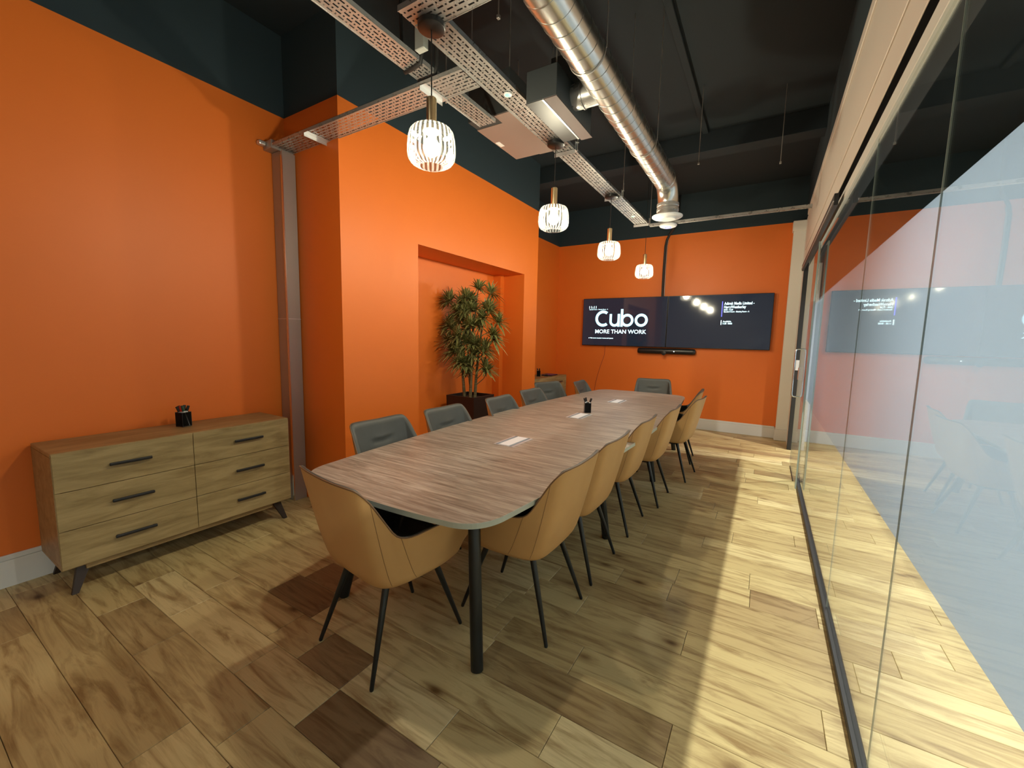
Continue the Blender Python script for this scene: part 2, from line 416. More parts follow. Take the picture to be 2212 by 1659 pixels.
wall('wall_right', [((0.36, 6.95, 0), (XG + 0.1, YB, ZW))], M['white_paint'], [((0.36, 6.95, ZW), (XG + 0.1, YB, ZC))])
# pilaster
pl = sempty('trim_3')
B('shaft', (0.212, 7.47, 0.17), (0.362, YB, 3.12), M['white_paint'], pl, 0.003)
B('capital', (0.198, 7.445, 3.12), (0.365, YB, 3.262), M['white_paint'], pl, 0.008)
B('plinth', (0.198, 7.44, 0.0), (0.37, YB, 0.17), M['skirting'], pl, 0.006)
def skirt(name, a, b, axis):
    bm = bmesh.new()
    box(bm, a, (b[0], b[1], 0.155), 0.0)
    if axis == 'x': box(bm, (a[0], a[1] + 0.006, 0.155), (b[0], b[1], 0.185), 0.004)
    else: box(bm, (a[0], a[1], 0.155), (b[0] - 0.006, b[1], 0.185), 0.004)
    struct(link(name, bm, M['skirting']))
skirt('baseboard_back', (XL, YB - 0.02, 0), (0.2, YB, 0), 'x')
skirt('baseboard_left', (XL, YN, 0), (XL + 0.02, YC0 - 0.1, 0), 'y')
skirt('baseboard_left_far', (XL, YC1, 0), (XL + 0.02, YB - 0.02, 0), 'y')
skirt('baseboard_left_projection', (XCOL, YC0, 0), (XCOL + 0.02, NY0, 0), 'y')
skirt('baseboard_left_projection_far', (XCOL, NY1, 0), (XCOL + 0.02, YC1, 0), 'y')

# corner service trunking
tr = thing('corner_trunking', 'tall brushed metal trunking boxed into the corner beside the sideboard', 'trunking', (-3.56, 2.08, 0))
B('cover', (-0.055, -0.06, 0.0), (0.09, 0.055, 2.955), M['galv_dull'], tr, 0.002)
B('corner_strip', (0.078, -0.066, 0.0), (0.096, -0.058, 2.955), M['chrome'], tr)
B('joint_collar', (-0.056, -0.062, 1.60), (0.094, 0.055, 1.605), M['alu'], tr)

# ------------------------------------------------------------------ bulkhead and glazing
bh = sempty('trim_4')
B('upper_face', (0.345, YN, 2.736), (XG + 0.12, 6.95, ZW), M['beam_paint'], bh, 0.003)
B('shadow_gap', (0.385, YN, 2.56), (XG + 0.11, 6.95, 2.66), M['black_metal'], bh)
B('lower_board', (0.352, YN, 2.565), (0.357, 6.95, 2.736), M['beam_paint'], bh, 0.003)
B('cornice', (0.335, YN, 3.20), (XG + 0.12, 6.95, ZW), M['beam_paint'], bh, 0.004)
B('upper_band', (0.36, YN, ZW), (XG + 0.1, 6.95, ZC), M['black_paint'], bh)
w = sempty('window_1')
B('head_frame', (0.380, YN, 2.49), (0.408, 5.38, 2.56), M['skirting'], w, 0.002)
B('floor_channel', (0.376, YN, 0.0), (0.412, 5.38, 0.028), M['black_metal'], w, 0.002)
B('end_post', (0.386, 5.352, 0.0), (0.408, 5.378, 2.49), M['chrome'], w, 0.003)
segs = [(YN, 0.35), (0.353, 1.690), (1.692, 2.763), (2.764, 5.35)]
for a, b in segs:
    g = B('pane', (XG - 0.002, a, 0.028), (XG + 0.002, b, 2.49), M['glass'], w)
    bm = bmesh.new(); box(bm, (XG + 0.0023, a, 0.872), (XG + 0.0028, b, 1.922)); link('frosted_film', bm, M['frost'], g)
for y, r in ((1.691, 0.0013), (2.7635, 0.0006), (0.3515, 0.0015)):
    B('joint_strip', (XG - 0.0022, y - r, 0.028), (XG + 0.0022, y + r, 2.49), M['glass_edge'], w)
d = sempty('door_1')
g = B('door_leaf', (0.352, 4.98, 0.02), (0.364, 6.06, 2.455), M['glass'], d)
bm = bmesh.new(); box(bm, (0.3645, 4.98, 0.872), (0.3655, 6.055, 1.922)); link('frosted_film', bm, M['frost'], g)
B('glass_edge', (0.3515, 6.06, 0.02), (0.3645, 6.064, 2.455), M['glass_edge'], g)
B('glass_edge', (0.3515, 4.976, 0.02), (0.3645, 4.98, 2.455), M['glass_edge'], g)
bm = bmesh.new()
tube(bm, [(0.352, 5.98, 1.42), (0.325, 5.98, 1.42), (0.31, 5.98, 1.415), (0.302, 5.98, 1.40), (0.30, 5.98, 1.375), (0.30, 5.98, 0.895), (0.302, 5.98, 0.87), (0.31, 5.98, 0.855), (0.325, 5.98, 0.85), (0.352, 5.98, 0.85)], 0.008, 10)
link('door_handle', bm, M['chrome'], d, smooth=True, angle=60)
bm = bmesh.new(); box(bm, (0.345, 5.93, 1.05), (0.374, 6.055, 1.20), 0.004); link('lock', bm, M['alu'], d)
B('jamb', (0.35, 6.88, 0.0), (0.41, 6.95, 2.56), M['black_metal'], d, 0.002)
B('striker_plate', (0.358, 6.872, 1.12), (0.402, 6.88, 1.26), M['alu'], d, 0.001)
B('track', (0.325, 3.75, 2.455), (0.3515, 6.88, 2.535), M['black_metal'], d, 0.002)
B('track_rail', (0.32, 3.75, 2.475), (0.326, 6.88, 2.485), M['alu'], d)
B('floor_guide', (0.35, 5.3, 0.0), (0.368, 5.95, 0.012), M['black_metal'], d, 0.001)

# corridor downlights (fixtures for the lamps)
for y in CORR_Y:
    t = thing('downlight', {CORR_Y[0]: 'black corridor downlight behind the viewpoint', CORR_Y[1]: 'black corridor downlight level with the near end of the table',
              CORR_Y[2]: 'black corridor downlight level with the far half of the table', CORR_Y[3]: 'black corridor downlight nearest the sliding glass door'}[y], 'downlight', (1.47, y, 2.651), 0, 'corridor downlights')
    LA('housing', [(0.05, 0.0), (0.055, 0.0), (0.055, 0.11), (0.02, 0.13)], M['black_metal'], t, 20)
    T('stem', [(0, 0, 0.12), (0, 0, ZC - 2.651)], 0.006, M['black_metal'], t, 8)
t = thing('added_fill_panel', 'added fill light on a white round panel, unseen behind the viewpoint', 'fill light', (-1.6, -1.1, 3.26))  # unseen holder added for the fill lamp
LA('panel', [(0.0, 0.0), (0.48, 0.0), (0.48, 0.04), (0.0, 0.04)], M['white_plastic'], t, 32, ends=False)
T('stem', [(0, 0, 0.04), (0, 0, ZC - 3.26)], 0.006, M['black_metal'], t, 8)

# ------------------------------------------------------------------ table
tb = thing('meeting_table', 'long barrel-shaped meeting table with grey-brown wood top and pale edging', 'table', (-1.49, 3.64, 0))
def table_outline(n=14):
    pts = []
    y1 = 2.385; hw_end, hw_mid, rc = 0.592, 0.735, 0.165
    def hw(y): return hw_mid - (hw_mid - hw_end) * (abs(y) / y1) ** 2.0
    def ye(x): return y1 + 0.055 * (1 - (x / hw_end) ** 2)
    ys = [-(y1 - rc - 0.03) + i * 2 * (y1 - rc - 0.03) / 36 for i in range(37)]
    right = [(hw(y), y) for y in ys]
    # far right corner
    def corner(sx, sy):
        p0 = Vector((sx * hw(y1 - rc), sy * (y1 - rc))); p2 = Vector((sx * (hw_end - rc), sy * ye(hw_end - rc))); p1 = Vector((sx * hw_end, sy * (y1 + 0.015)))
        out = []
        for i in range(n + 1):
            t = i / n; out.append(tuple(p0 * (1 - t) ** 2 + p1 * 2 * t * (1 - t) + p2 * t * t))
        return out
    xs = [(hw_end - rc) * (1 - 2 * i / 12) for i in range(13)]
    loop = right + corner(1, 1) + [(x, ye(x)) for x in xs] + corner(-1, 1)[::-1] + [(-a, b) for a, b in right[::-1]] + corner(-1, -1) + [(-x, -ye(x)) for x in xs] + corner(1, -1)[::-1]
    out = [loop[0]]
    for p in loop[1:]:
        if (Vector(p) - Vector(out[-1])).length > 0.004: out.append(p)
    return out
OUT = table_outline()
def clip(poly, ya, yb):
    for s, lim in ((1, ya), (-1, -yb)):
        res = []
        for i, p in enumerate(poly):
            q = poly[(i + 1) % len(poly)]; a, b = s * p[1] - lim, s * q[1] - lim
            if a >= 0: res.append(p)
            if (a >= 0) != (b >= 0):
                t = a / (a - b); res.append((p[0] + (q[0] - p[0]) * t, p[1] + (q[1] - p[1]) * t))
        poly = res
    return poly
for ya, yb in ((-3, -0.752), (-0.7505, 0.7505), (0.752, 3)):
    poly = clip(OUT, ya, yb)
    bm = bmesh.new()
    lo = [bm.verts.new((x, y, 0.716)) for x, y in poly]; hi = [bm.verts.new((x, y, 0.7385)) for x, y in poly]
    cx = sum(p[0] for p in poly) / len(poly); cy = sum(p[1] for p in poly) / len(poly)
    ins = [bm.verts.new((x - (x - 0) * 0.0025, y - (y - cy) * 0.0012, 0.74)) for x, y in poly]
    for i in range(len(poly)):
        j = (i + 1) % len(poly)
        bm.faces.new((lo[i], lo[j], hi[j], hi[i])).material_index = 1
        bm.faces.new((hi[i], hi[j], ins[j], ins[i])).material_index = 1
    bm.faces.new(lo[::-1]).material_index = 1; bm.faces.new(ins)
    link('tabletop', bm, [M['veneer'], M['table_edge']], tb)
bm = bmesh.new()
for x in (-0.30, 0.30): box(bm, (x - 0.02, -2.15, 0.666), (x + 0.02, 2.15, 0.716))
for y in (-2.13, -0.75, 0.75, 2.13): box(bm, (-0.44, y - 0.02, 0.668), (0.44, y + 0.02, 0.7155))
link('underframe', bm, M['black_metal'], tb)
def tleg(top, foot):
    bm = bmesh.new(); tt, ff = Vector(top), Vector(foot)
    tube(bm, [ff, ff + (tt - ff) * 0.005, tt], [0.027, 0.0285, 0.0295], 24)
    link('leg', bm, M['leg_black'], tb, smooth=True, angle=50)
tleg((0.37, -2.13, 0.716), (0.497, -2.262, 0)); tleg((-0.36, -2.10, 0.716), (-0.456, -2.245, 0))
tleg((0.42, 2.12, 0.716), (0.51, 2.26, 0)); tleg((-0.42, 2.12, 0.716), (-0.51, 2.26, 0))
for y in (-0.73, 0.77):
    tleg((0.46, y, 0.716), (0.57, y, 0)); tleg((-0.46, y, 0.716), (-0.57, y, 0))
for i, (y, lab) in enumerate(((2.495, 'silver cable port lid set in the tabletop nearest the camera'), (3.727, 'silver cable port lid in the tabletop beside the mesh pen cup'), (4.92, 'silver cable port lid in the tabletop nearest the far end'))):
    if i == 0:
        cp = thing('cable_port', lab, 'cable port', (-1.50, y, 0.74), 0, 'cable ports along the table')
        B('frame', (-0.082, -0.142, 0.0), (0.082, 0.142, 0.003), M['alu'], cp, 0.001)
        for x in (-0.054, 0.054): B('brush_strip', (x - 0.009, -0.136, 0.003), (x + 0.009, 0.136, 0.0042), M['brush'], cp)
        B('lid', (-0.040, -0.132, 0.003), (0.040, 0.132, 0.0052), M['alu_light'], cp, 0.0008)
        cp0 = cp
    else: dup(cp0, (-1.50, y, 0.74), 0, lab)

# ------------------------------------------------------------------ chairs
half = [((0, -.232), (0, -.345, .884)), ((.095, -.230), (.10, -.345, .886)), ((.165, -.224), (.19, -.338, .888)), ((.215, -.207), (.238, -.320, .878)), ((.245, -.172), (.257, -.275, .825)),
        ((.258, -.125), (.269, -.222, .738)), ((.264, -.08), (.280, -.170, .662)), ((.267, -.02), (.288, -.105, .638)), ((.268, .045), (.292, .0, .641)), ((.264, .11), (.291, .10, .640)), ((.252, .175), (.284, .195, .620)),
        ((.230, .22), (.266, .256, .560)), ((.180, .245), (.220, .285, .476)), ((.09, .255), (.11, .295, .448)), ((0, .258), (0, .298, .445))]
ctrl = [(b, r) for b, r in half] + [((-b[0], b[1]), (-r[0], r[1], r[2])) for b, r in half[-2:0:-1]]
def cr(p0, p1, p2, p3, t): return 0.5 * ((2 * p1) + (-p0 + p2) * t + (2 * p0 - 5 * p1 + 4 * p2 - p3) * t * t + (-p0 + 3 * p1 - 3 * p2 + p3) * t ** 3)
NC = len(ctrl); SUB = 3
base_l, rim_l = [], []
for i in range(NC):
    for s in range(SUB):
        t = s / SUB; q = [ctrl[(i + d) % NC] for d in (-1, 0, 1, 2)]
        base_l.append(cr(*[Vector((*c[0], 0.432)) for c in q], t)); rim_l.append(cr(*[Vector(c[1]) for c in q], t))
NL = len(base_l)
def outer(j, t):
    b, r = base_l[j], rim_l[j]
    e = t ** 0.72
    return Vector((b.x + (r.x - b.x) * e, b.y + (r.y - b.y) * (0.6 * e + 0.4 * t), b.z + (r.z - b.z) * t))
def inward(j):
    a, b = rim_l[(j - 1) % NL], rim_l[(j + 1) % NL]
    tt = (Vector((b.x, b.y, 0)) - Vector((a.x, a.y, 0))).normalized()
    return Vector((-tt.y, tt.x, 0))
def shell_mesh():
    bm = bmesh.new(); rings = []
    for sc, z in ((0.35, .392), (0.72, .396), (0.92, .410)):
        rings.append([bm.verts.new((p.x * sc, 0.01 + (p.y - 0.01) * sc, z)) for p in base_l])
    for t in [i / 14 for i in range(15)]: rings.append([bm.verts.new(outer(j, t)) for j in range(NL)])
    for a, b in zip(rings, rings[1:]):
        for j in range(NL): bm.faces.new((a[j], a[(j + 1) % NL], b[(j + 1) % NL], b[j]))
    bm.faces.new(rings[0][::-1]); return bm
def pad_mesh():
    bm = bmesh.new(); rings = []
    rings.append([bm.verts.new(outer(j, 1.0) + Vector((0, 0, -.001))) for j in range(NL)])
    for off, dz in ((.003, .0030), (.010, .0040), (.018, -.001)):
        rings.append([bm.verts.new(outer(j, 1.0) + inward(j) * off + Vector((0, 0, dz))) for j in range(NL)])
    for i in range(1, 27):
        t = 1 - i / 26; row = []
        for j in range(NL):
            p0 = outer(j, t); p = p0 + inward(j) * (.026 + .016 * (1 - abs(2 * t - 1)))
            front = rim_l[j].y > 0.2
            if front: p = outer(j, 1.0) + inward(j) * (.03 + .03 * (1 - t)) + Vector((0, 0, .0 + .01 * math.sin((1 - t) * 1.5)))
            else:
                p.z = max(p.z, .462)
                if abs(p.x) < .115 and p.y < -.1 and .69 < p.z < .83:       # the pinched tuck in the back pad
                    u = max(0, 1 - abs(p.x) / .105); w_ = math.exp(-((p.z - .738 - .02 * (p.x / .1) ** 2) / .010) ** 2)
                    p.y -= .016 * w_ * min(1, u * 2.5)
                    p.y += .007 * math.exp(-((p.z - .765) / .02) ** 2) * u
            row.append(bm.verts.new(p))
        rings.append(row)
    cz = 0.478
    last = [v.co.copy() for v in rings[-1]]
    for s in (.9, .7, .4, .12):
        rings.append([bm.verts.new((p.x * s, .02 + (p.y - .02) * s, cz + (p.z - cz) * s * s * .8 + .006 * (1 - s))) for p in last])
    for a, b in zip(rings, rings[1:]):
        for j in range(NL): bm.faces.new((a[j], a[(j + 1) % NL], b[(j + 1) % NL], b[j]))
    bm.faces.new(rings[-1]); return bm
def make_chair(label, group):
    t = thing('bucket_chair', label, 'chair', (0, 0, 0), 0, group)
    sh = link('shell', shell_mesh(), M['tan'], t, smooth=True)
    bm = bmesh.new()
    tube(bm, [outer(j % NL, 1.0) + Vector((0, 0, .001)) for j in range(NL + 1)], .0036, 6, cap=False)
    link('piping', bm, M['piping'], sh, smooth=True)
    for j in (4 * SUB, NL - 4 * SUB, 6 * SUB + 1, NL - 6 * SUB - 1):
        bm = bmesh.new()
        tube(bm, [outer(j, q / 10) + (-inward(j)) * .0002 for q in range(0, 11)], .0011, 5)
        link('seam', bm, M['seam'], sh)
    link('upholstery', pad_mesh(), M['grey'], t, smooth=True)
    B('seat_plate', (-.16, -.15, .376), (.16, .15, .397), M['black_metal'], t, .004)
    for (tx, ty, fx, fy) in ((.15, -.135, .222, -.262), (-.15, -.135, -.222, -.262), (.145, .13, .200, .265), (-.145, .13, -.200, .265)):
        bm = bmesh.new(); tube(bm, [(fx, fy, 0), (fx, fy, .006), (tx, ty, .40)], [.008, .0092, .0165], 14)
        link('leg', bm, M['leg_black'], t, smooth=True, angle=50)
    return t
GL, GR = 'chairs along the orange wall side of the table', 'chairs along the glass side of the table'
ch0 = make_chair('tan leather bucket chair alone at the near end of the table, back to the camera', 'chairs at the ends of the table')
ch0.location = (-1.483, 1.343, 0); ch0.rotation_euler.z = math.radians(-8)
right = [(-1.06, 1.895, 90, 'tan-backed bucket chair on the glass side, closest to the camera'),
         (-1.06, 2.495, 90, 'tan-backed bucket chair on the glass side, second from the camera'),
         (-1.05, 3.235, 90, 'tan-backed bucket chair on the glass side, third from the camera'),
         (-0.98, 3.936, 90, 'tan-backed bucket chair on the glass side, fourth from the camera'),
         (-0.87, 4.81, 86, 'tan-backed bucket chair on the glass side, fifth from the camera, pulled furthest out'),
         (-0.96, 5.50, 94, 'tan-backed bucket chair on the glass side, farthest from the camera')]
for x, y, a, lab in right: dup(ch0, (x, y, 0), math.radians(a), lab, GR)
left = [(-1.99, 1.975, -90, 'grey-faced bucket chair on the wall side, closest to the corner trunking'),
        (-1.97, 2.65, -90, 'grey-faced bucket chair in front of the near edge of the plant niche'),
        (-1.95, 3.47, -88, 'grey-faced bucket chair directly in front of the planter'),
        (-2.00, 4.21, -90, 'grey-faced bucket chair just past the planter, overlapping the one behind it'),
        (-2.24, 4.99, -108, 'grey-faced bucket chair turned and pushed back before the far sideboard'),
        (-1.92, 5.53, -86, 'grey-faced bucket chair on the wall side, farthest from the camera')]
for x, y, a, lab in left: dup(ch0, (x, y, 0), math.radians(a), lab, GL)
dup(ch0, (-1.41, 6.38, 0), math.radians(192), 'grey-faced bucket chair at the far end of the table under the screens', 'chairs at the ends of the table')

# ------------------------------------------------------------------ sideboards
def make_sideboard(label, group):
    t = thing('sideboard', label, 'sideboard', (0, 0, 0), 0, group)        # front faces +X; origin on the floor, centre of footprint
    D, Wd, z0, z1 = 0.205, 0.642, 0.155, 0.815
    bm = bmesh.new()
    box(bm, (-D, -Wd, z1 - .022), (D, Wd, z1), .003); box(bm, (-D, -Wd, z0), (D, Wd, z0 + .022), .003)
    box(bm, (-D, -Wd, z0 + .022), (D - .001, -Wd + .022, z1 - .022)); box(bm, (-D, Wd - .022, z0 + .022), (D - .001, Wd, z1 - .022))
    box(bm, (-D, -Wd + .022, z0 + .022), (-D + .01, Wd - .022, z1 - .022)); box(bm, (-D + .01, -.011, z0 + .022), (D - .02, .011, z1 - .022))
    link('carcass', bm, M['sb_body'], t)
    B('plinth_rail', (-D + .03, -Wd + .10, z0 - .032), (D - .018, Wd - .14, z0), M['sb_body'], t, .002)
    h = (z1 - z0 - .006) / 3
    for c in (0, 1):
        ya, yb = (-Wd + .003, -.0015) if c == 0 else (.0015, Wd - .003)
        for r in range(3):
            za = z0 + .003 + r * h
            dr = B('drawer', (D - .019, ya, za + .0015), (D + .003, yb, za + h - .0015), M['sb_front'], t, .0015)
            ym = (ya + yb) / 2 + (.0 if c == 0 else 0.02); zh = za + h * .52
            bm = bmesh.new()
            box(bm, (D + .014, ym - .098, zh - .009), (D + .026, ym + .098, zh + .009), .0045, seg=2)
            for yy in (ym - .085, ym + .085): box(bm, (D + .002, yy - .005, zh - .005), (D + .018, yy + .005, zh + .005))
            link('handle', bm, M['black_metal'], dr)
    for sx in (-1, 1):
        for sy in (-1, 1):
            bm = bmesh.new()
            tx, ty = sx * (D - .055), sy * (Wd - .10)
            fx, fy = sx * (D - .02), sy * (Wd - .045)
            a = [Vector((tx + i * .017, ty + j * .030, z0 - .001)) for i, j in ((-1, -1), (1, -1), (1, 1), (-1, 1))]
            b = [Vector((fx + i * .010, fy + j * .014, 0)) for i, j in ((-1, -1), (1, -1), (1, 1), (-1, 1))]
            va = [bm.verts.new(p) for p in a]; vb = [bm.verts.new(p) for p in b]
            for i in range(4): bm.faces.new((vb[i], vb[(i + 1) % 4], va[(i + 1) % 4], va[i]))
            bm.faces.new(vb[::-1]); bm.faces.new(va)
            box(bm, (tx - .017, min(ty, ty - sy * .10), z0 - .014), (tx + .017, max(ty, ty - sy * .10), z0))
            link('leg', bm, M['sb_leg'], t)
    return t
sb0 = make_sideboard('oak sideboard with six drawers standing against the near orange wall', 'oak sideboards')
sb0.location = (-3.392, 1.184, 0)
dup(sb0, (-3.392, 6.54, 0), 0, 'oak sideboard in the far left corner, half hidden by the orange projection')

# ------------------------------------------------------------------ pen cups, markers, notebook
def make_cup(label, loc, rz=0.3):
    t = thing('pen_cup', label, 'pen cup', loc, rz, 'black mesh pen cups')
    bm = bmesh.new(); s, h = .031, .100
    for a, b in (((-s, -s, 0), (s, -s + .0012, h)), ((-s, s - .0012, 0), (s, s, h)), ((-s, -s, 0), (-s + .0012, s, h)), ((s - .0012, -s, 0), (s, s, h))): box(bm, a, b)
    link('mesh_wall', bm, M['wire'], t)
    bm = bmesh.new()
    for z in (0.003, h):
        for a, b in (((-s, -s), (s, -s)), ((s, -s), (s, s)), ((s, s), (-s, s)), ((-s, s), (-s, -s))):
            tube(bm, [(a[0], a[1], z), (b[0], b[1], z)], .0024, 6)
    for a in ((-s, -s), (s, -s), (s, s), (-s, s)): tube(bm, [(a[0], a[1], 0.002), (a[0], a[1], h)], .0018, 6)
    box(bm, (-s, -s, 0), (s, s, .003))
    link('wire_frame', bm, M['plastic_black'], t); return t
cups = [((-3.45, 1.235, .815), 'black mesh pen cup on the near sideboard', 'near sideboard'),
        ((-1.51, 3.96, .74), 'black mesh pen cup standing on the table', 'table'),
        ((-3.40, 6.46, .815), 'black mesh pen cup on the far corner sideboard', 'far sideboard')]
c0 = make_cup(cups[0][1], cups[0][0]); 
for lc, lb, _ in cups[1:]: dup(c0, lc, 0.5, lb)
def marker(loc, dx, dy, lab, barrel, cap, h=.135, r=.0075, grp=None):
    bt = Vector(loc) + Vector((-dx * .3, -dy * .3, .006)); dr = Vector((dx, dy, .13)).normalized()
    t = thing('marker', lab, 'marker pen', tuple(bt), 0, grp)
    T('barrel', [(0, 0, 0), tuple(dr * h * .66)], r, barrel, t, 10)
    T('band', [tuple(dr * h * .66), tuple(dr * h * .73)], r * 1.02, M['marker_white'], t, 10)
    T('cap', [tuple(dr * h * .73), tuple(dr * (h * .99)), tuple(dr * h)], [r * 1.12, r * 1.08, r * .7], cap, t, 10)
l0 = cups[0][0]
marker(l0, .030, -.030, 'red-capped marker leaning to the right in the near sideboard pen cup', M['plastic_black'], M['marker_red'], .15)
marker((l0[0] + .02, l0[1] + .012, l0[2]), .01, -.034, 'grey marker with a dark green cap in the near sideboard pen cup', M['marker_grey'], M['marker_green'], .15, .0085)
for (dx, dy) in ((-.01, -.045), (-.03, -.02), (-.02, .02), (.0, .045)):
    marker(l0, dx, dy, 'black marker standing in the pen cup on the near sideboard', M['plastic_black'], M['plastic_black'], .145, .008, 'black markers in the near sideboard cup')
for (dx, dy) in ((-.045, -.02), (.045, .02), (.035, .035), (-.03, .01)):
    marker(cups[1][0], dx, dy, 'black marker standing in the mesh pen cup on the table', M['plastic_black'], M['plastic_black'], .15, .008, 'black markers in the table cup')
for (dx, dy) in ((-.04, .0), (.04, -.02), (.01, .03)):
    marker(cups[2][0], dx, dy, 'black marker standing in the pen cup on the far sideboard', M['plastic_black'], M['plastic_black'], .14, .008, 'black markers in the far sideboard cup')
nb = thing('notebook', 'dark notebook with a purple cover lying on the far sideboard', 'notebook', (-3.35, 6.80, .815), 0.1)
B('pages', (-.10, -.155, .0), (.10, .155, .014), M['plastic_black'], nb, .002)
B('cover', (-.095, -.15, .014), (.095, .15, .018), M['purple'], nb, .001)
tp = thing('desk_eraser', 'small black block lying between the pen cup and the notebook on the far sideboard', 'eraser', (-3.32, 6.60, .815), 0.5)
B('felt', (-.035, -.05, 0), (.035, .05, .012), M['plastic_black'], tp, .002); B('grip', (-.03, -.045, .012), (.03, .045, .03), M['plastic_black'], tp, .005)

# ------------------------------------------------------------------ planter
pt = thing('potted_dracaena', 'tall variegated leafy plant in a dark square planter in the orange niche', 'plant', (-3.01, 3.97, 0))
bm = bmesh.new()
prof = [(.185, 0), (.205, .785), (.205, .79), (.190, .79), (.188, .74)]
rg = []
for s, z in prof: rg.append([bm.verts.new((i * s, j * s, z)) for i, j in ((-1, -1), (1, -1), (1, 1), (-1, 1))])
for a, b in zip(rg, rg[1:]):
    for j in range(4): bm.faces.new((a[j], a[(j + 1) % 4], b[(j + 1) % 4], b[j]))
bm.faces.new(rg[0][::-1]); bm.faces.new(rg[-1])
link('planter', bm, M['pot'], pt)
B('soil', (-.187, -.187, .73), (.187, .187, .752), M['soil'], pt)
stems = [((-.05, -.05, .74), (-.07, -.06, 1.0), (-.10, -.05, 1.35), (-.16, -.07, 1.85)),
         ((.0, .0, .74), (.01, -.01, 1.1), (.0, .03, 1.5), (.03, .08, 2.0)),
         ((.05, .02, .74), (.06, .03, 1.0), (.08, .06, 1.4), (.13, .13, 1.9)),
         ((.03, -.05, .74), (.04, -.04, 1.0), (.02, -.02, 1.3), (-.05, .0, 1.7))]
for s in stems: T('stem', s, [.020, .016, .012, .008], M['stem'], pt, 8)
clus = [(0.03, 0.1, 2.07), (0.13, 0.16, 2.03), (-0.28, -0.11, 1.92), (-0.12, -0.03, 1.82), (-0.09, 0.01, 1.96), (-0.0, 0.06, 1.94), (0.14, 0.14, 1.84), (0.31, 0.22, 1.68), (-0.23, -0.08, 1.93), (-0.11, -0.04, 1.7), (-0.19, -0.1, 1.59), (-0.01, 0.04, 1.81), (-0.14, -0.08, 1.44), (-0.04, -0.02, 1.46), (-0.07, -0.05, 1.37), (0.04, 0.02, 1.42), (0.21, 0.13, 1.48), (0.15, 0.08, 1.38), (0.06, 0.06, 1.63), (-0.08, -0.08, 1.19), (0.01, -0.03, 1.17), (-0.02, -0.06, 1.07), (0.17, 0.06, 1.1), (-0.13, -0.1, 1.32), (0.02, -0.0, 1.3), (0.08, 0.08, 1.73), (-0.02, 0.01, 1.6), (-0.16, -0.06, 1.77), (0.18, 0.07, 1.15), (-0.04, -0.05, 1.27)]
rl = random.Random(3)
clus += [(a + rl.uniform(-.07, .07), b + rl.uniform(-.07, .03), c + rl.uniform(-.07, .07)) for a, b, c in clus[3:7] + clus[9:20] + clus[23:28]]
for ci, c in enumerate(clus):
    c = Vector(c) + Vector((rl.uniform(-.05, .05), rl.uniform(-.05, .03), -.03))
    hz = Vector((c.x, c.y, 0)); lean = (hz * 1.5 + Vector((rl.uniform(-.2, .2), rl.uniform(-.3, .1), .45))).normalized()
    anchor = Vector((c.x * .35, c.y * .35, c.z - .16))
    V, F, ac, tn = [], [], [], []
    nleaf = 48
    ex = lean.cross(Vector((0, 0, 1))).normalized() if abs(lean.z) < .98 else Vector((1, 0, 0)); ey = lean.cross(ex)
    for q in range(nleaf):
        th = q * 2.39996; sp = .25 + 1.25 * (q / nleaf); d0 = (lean * math.cos(sp) + (ex * math.cos(th) + ey * math.sin(th)) * math.sin(sp)).normalized()
        ln = rl.uniform(.13, .22); wd_ = rl.uniform(.009, .014)
        side = d0.cross(Vector((0, 0, 1))); side = side.normalized() if side.length > .01 else Vector((1, 0, 0))
        tone = rl.random(); o = len(V); ns = 5
        for s in range(ns + 1):
            u = s / ns; p = c + d0 * ln * u + Vector((0, 0, -1)) * ln * .38 * u * u * (1 - abs(d0.z) * .5)
            w_ = wd_ * (math.sin(PI * (u * .86 + .12)) ** .8) + .0006; nrm = side.cross(d0) * .25 * w_
            for k, e in ((-1, 1.0), (-.42, .35), (.42, .35), (1, 1.0)):
                V.append(p + side * w_ * k + nrm * abs(k)); ac.append(.95 if abs(k) == 1 else .12); tn.append(tone)
        for s in range(ns):
            for k in range(3): a = o + s * 4 + k; F.append((a, a + 1, a + 5, a + 4))
    me = bpy.data.meshes.new('leaf_rosette'); me.from_pydata([tuple(v) for v in V], [], F); me.materials.append(M['leaf'])
    for nm, vals in (('across', ac), ('tone', tn)): a_ = me.attributes.new(nm, 'FLOAT', 'POINT'); a_.data.foreach_set('value', vals)
    for p in me.polygons: p.use_smooth = True
    ob = bpy.data.objects.new('leaf_rosette', me); COL.objects.link(ob); ob.parent = pt
    T('branch', [anchor, (anchor + c) / 2 + Vector((c.x, c.y, 0)) * .12, c], [.006, .005, .005], M['stem'], pt, 6)

# ------------------------------------------------------------------ screens
def text_mesh(s, size, m, parent, loc, width=None, bold=0.0, name='lettering', align='LEFT'):
    cu = bpy.data.curves.new(name, 'FONT'); cu.body = s; cu.size = size; cu.align_x = align; cu.offset = bold; cu.resolution_u = 3
    to = bpy.data.objects.new(name, cu); COL.objects.link(to)
    bpy.context.view_layer.update()
    me = bpy.data.meshes.new_from_object(to.evaluated_get(bpy.context.evaluated_depsgraph_get()))
    bpy.data.objects.remove(to); bpy.data.curves.remove(cu)
    xs = [v.co.x for v in me.vertices]; x0, x1 = min(xs), max(xs); k = (width / (x1 - x0)) if width else 1.0
    for v in me.vertices: v.co = Vector(((v.co.x - x0) * k, 0, v.co.y))
    me.materials.clear(); me.materials.append(m); me.name = name
    o = bpy.data.objects.new(name, me); COL.objects.link(o); o.parent = parent; o.location = loc; return o
SW = 1.545; SH = 0.878; SZ = 1.372; YS = YB - 0.075
